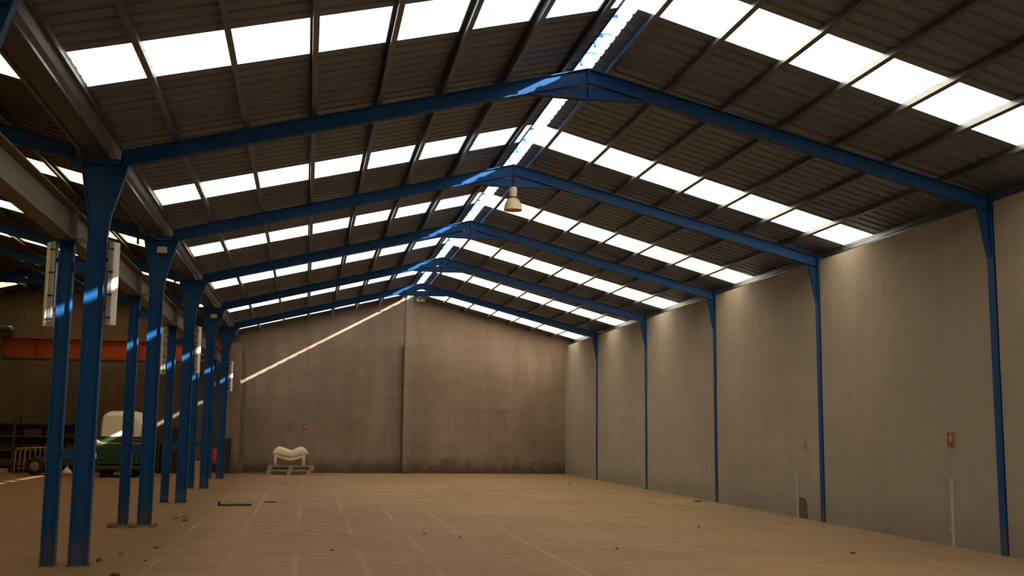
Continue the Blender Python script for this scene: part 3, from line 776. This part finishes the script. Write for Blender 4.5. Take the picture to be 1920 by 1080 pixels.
mb = MB(); mb.add([(-3.35, 36.38, zb+.002), (-3.10, 36.38, zb+.002), (-3.10, 36.62, zb+1.08), (-3.35, 36.62, zb+1.08), (-3.35, 36.405, zb+.002), (-3.10, 36.405, zb+.002), (-3.10, 36.645, zb+1.08), (-3.35, 36.645, zb+1.08)],
    [(0,1,2,3),(7,6,5,4),(0,4,5,1),(1,5,6,2),(2,6,7,3),(3,7,4,0)]); mb.build('panel', 'black_board', t)
mb = MB(); mb.box(-3.355, -3.095, 36.615, 36.65, zb+1.08, zb+1.10); mb.build('edge_strip', 'dark_steel', t)

# ------------------------------------------------------------------ litter on the floor
def plank(label, x0, x1, y, wd, th, mat, knob=True):
    zb = zf(y); t = thing('wood_scrap', label, 'scrap', ((x0+x1)/2, y, zb))
    mb = MB(); n = 8; r = random.Random(3)
    for i in range(n):
        a = x0+(x1-x0)*i/n; b = x0+(x1-x0)*(i+1)/n
        mb.box(a, b, y-wd/2+r.uniform(0, .015), y+wd/2-r.uniform(0, .015), zb, zb+th*r.uniform(.75, 1))
    mb.build('stick', mat, t)
    if knob:
        mb = MB(); mb.box(x0-.01, x0+.03, y-wd/2, y+wd/2, zb+.002, zb+th*2.1); mb.build('stub', mat, t)
plank('dark splintered plank lying flat on the floor', -2.36, -1.75, 22.05, .28, .035, 'wood_dark')
plank('short dark sliver on the floor beyond the plank', -1.54, -1.31, 22.95, .2, .018, 'wood_dark', False)
def leaf(label, x, y, r, mat='dry_leaf', seed=0, hgt=.03, name='dry_leaf', cat='litter', group=None):
    rr = random.Random(seed); n = 10; zb = zf(y)
    ring = [(x + r*rr.uniform(.6, 1)*math.cos(2*math.pi*i/n), y + r*rr.uniform(.6, 1)*1.3*math.sin(2*math.pi*i/n), zb + .003 + hgt*rr.uniform(0, .5)) for i in range(n)]
    inn = [(x+(p[0]-x)*.5, y+(p[1]-y)*.5, zb+.004+hgt*rr.uniform(.4, 1)) for p in ring]
    mb = MB(); mb.add(ring + inn + [(x, y, zb+hgt*.6)], [(i, (i+1) % n, (i+1) % n+n, i+n) for i in range(n)] + [(i+n, (i+1) % n+n, 2*n) for i in range(n)])
    o = mb.build(name, mat); s = o.modifiers.new('thick', 'SOLIDIFY'); s.thickness = .004
    return tag(o, label, cat, group)
leaf('curled brown leaf beside the foot of the nearest tall column', -2.98, 13.2, .04, seed=1, hgt=.05)
SCR = ['tiny brown scrap just right of the nearest column foot', 'tiny scrap out on the floor right of the nearest columns', 'brown flattened scrap at the bottom edge, lower left',
       'thin brown scrap between the nearest and second column pairs', 'brown scrap beside the third column pair, farthest of its cluster', 'flat brown scrap just in front of the third columns', 'brown scrap nearest the second columns in that small cluster',
       'dark speck on the open floor near its middle', 'second dark speck right of the middle of the floor', 'dark speck on the lower middle of the floor', 'brown speck on the near floor toward the right wall', 'tiny speck on the near floor left of the middle', 'lone speck on the floor near the right wall']
for i, (x, y, r) in enumerate([(-2.86, 13.88, .03), (-2.49, 13.17, .025), (-2.63, 12.02, .06), (-2.55, 14.6, .06), (-2.81, 19.1, .05), (-2.7, 19.3, .06), (-2.62, 18.6, .05), (.95, 16.2, .035), (1.4, 15.6, .03), (3.2, 14.0, .03), (6.1, 13.3, .04), (-.4, 14.1, .03), (5.4, 17.0, .03)]):
    leaf(SCR[i], x, y, r, 'dry_leaf' if i % 2 else 'wood_dark', 20+i, .02, 'floor_scrap', 'litter', 'small scraps on the floor')
for i, (x, y, r) in enumerate([(-3.5, 17.50, .07), (-3.39, 17.40, .05), (-3.26, 17.48, .09), (-3.02, 17.5, .05), (-3.56, 17.42, .06), (-2.93, 17.45, .05)]):
    leaf('dead brown leaf in the heap at the foot of the second column pair', x, y, r, 'dry_leaf' if i % 3 else 'wood_dark', 50+i, .07, 'dry_leaf', 'litter', 'leaf heap at the second columns')
leaf('small blue scrap on the floor near the far right corner', 6.47, 30.3, .06, 'blue_scrap', 9, .06, 'cloth_scrap')
leaf('dark flattened rag by the foot of the third wall column', 7.6, 23.1, .12, 'wood_dark', 10, .03, 'cloth_scrap')
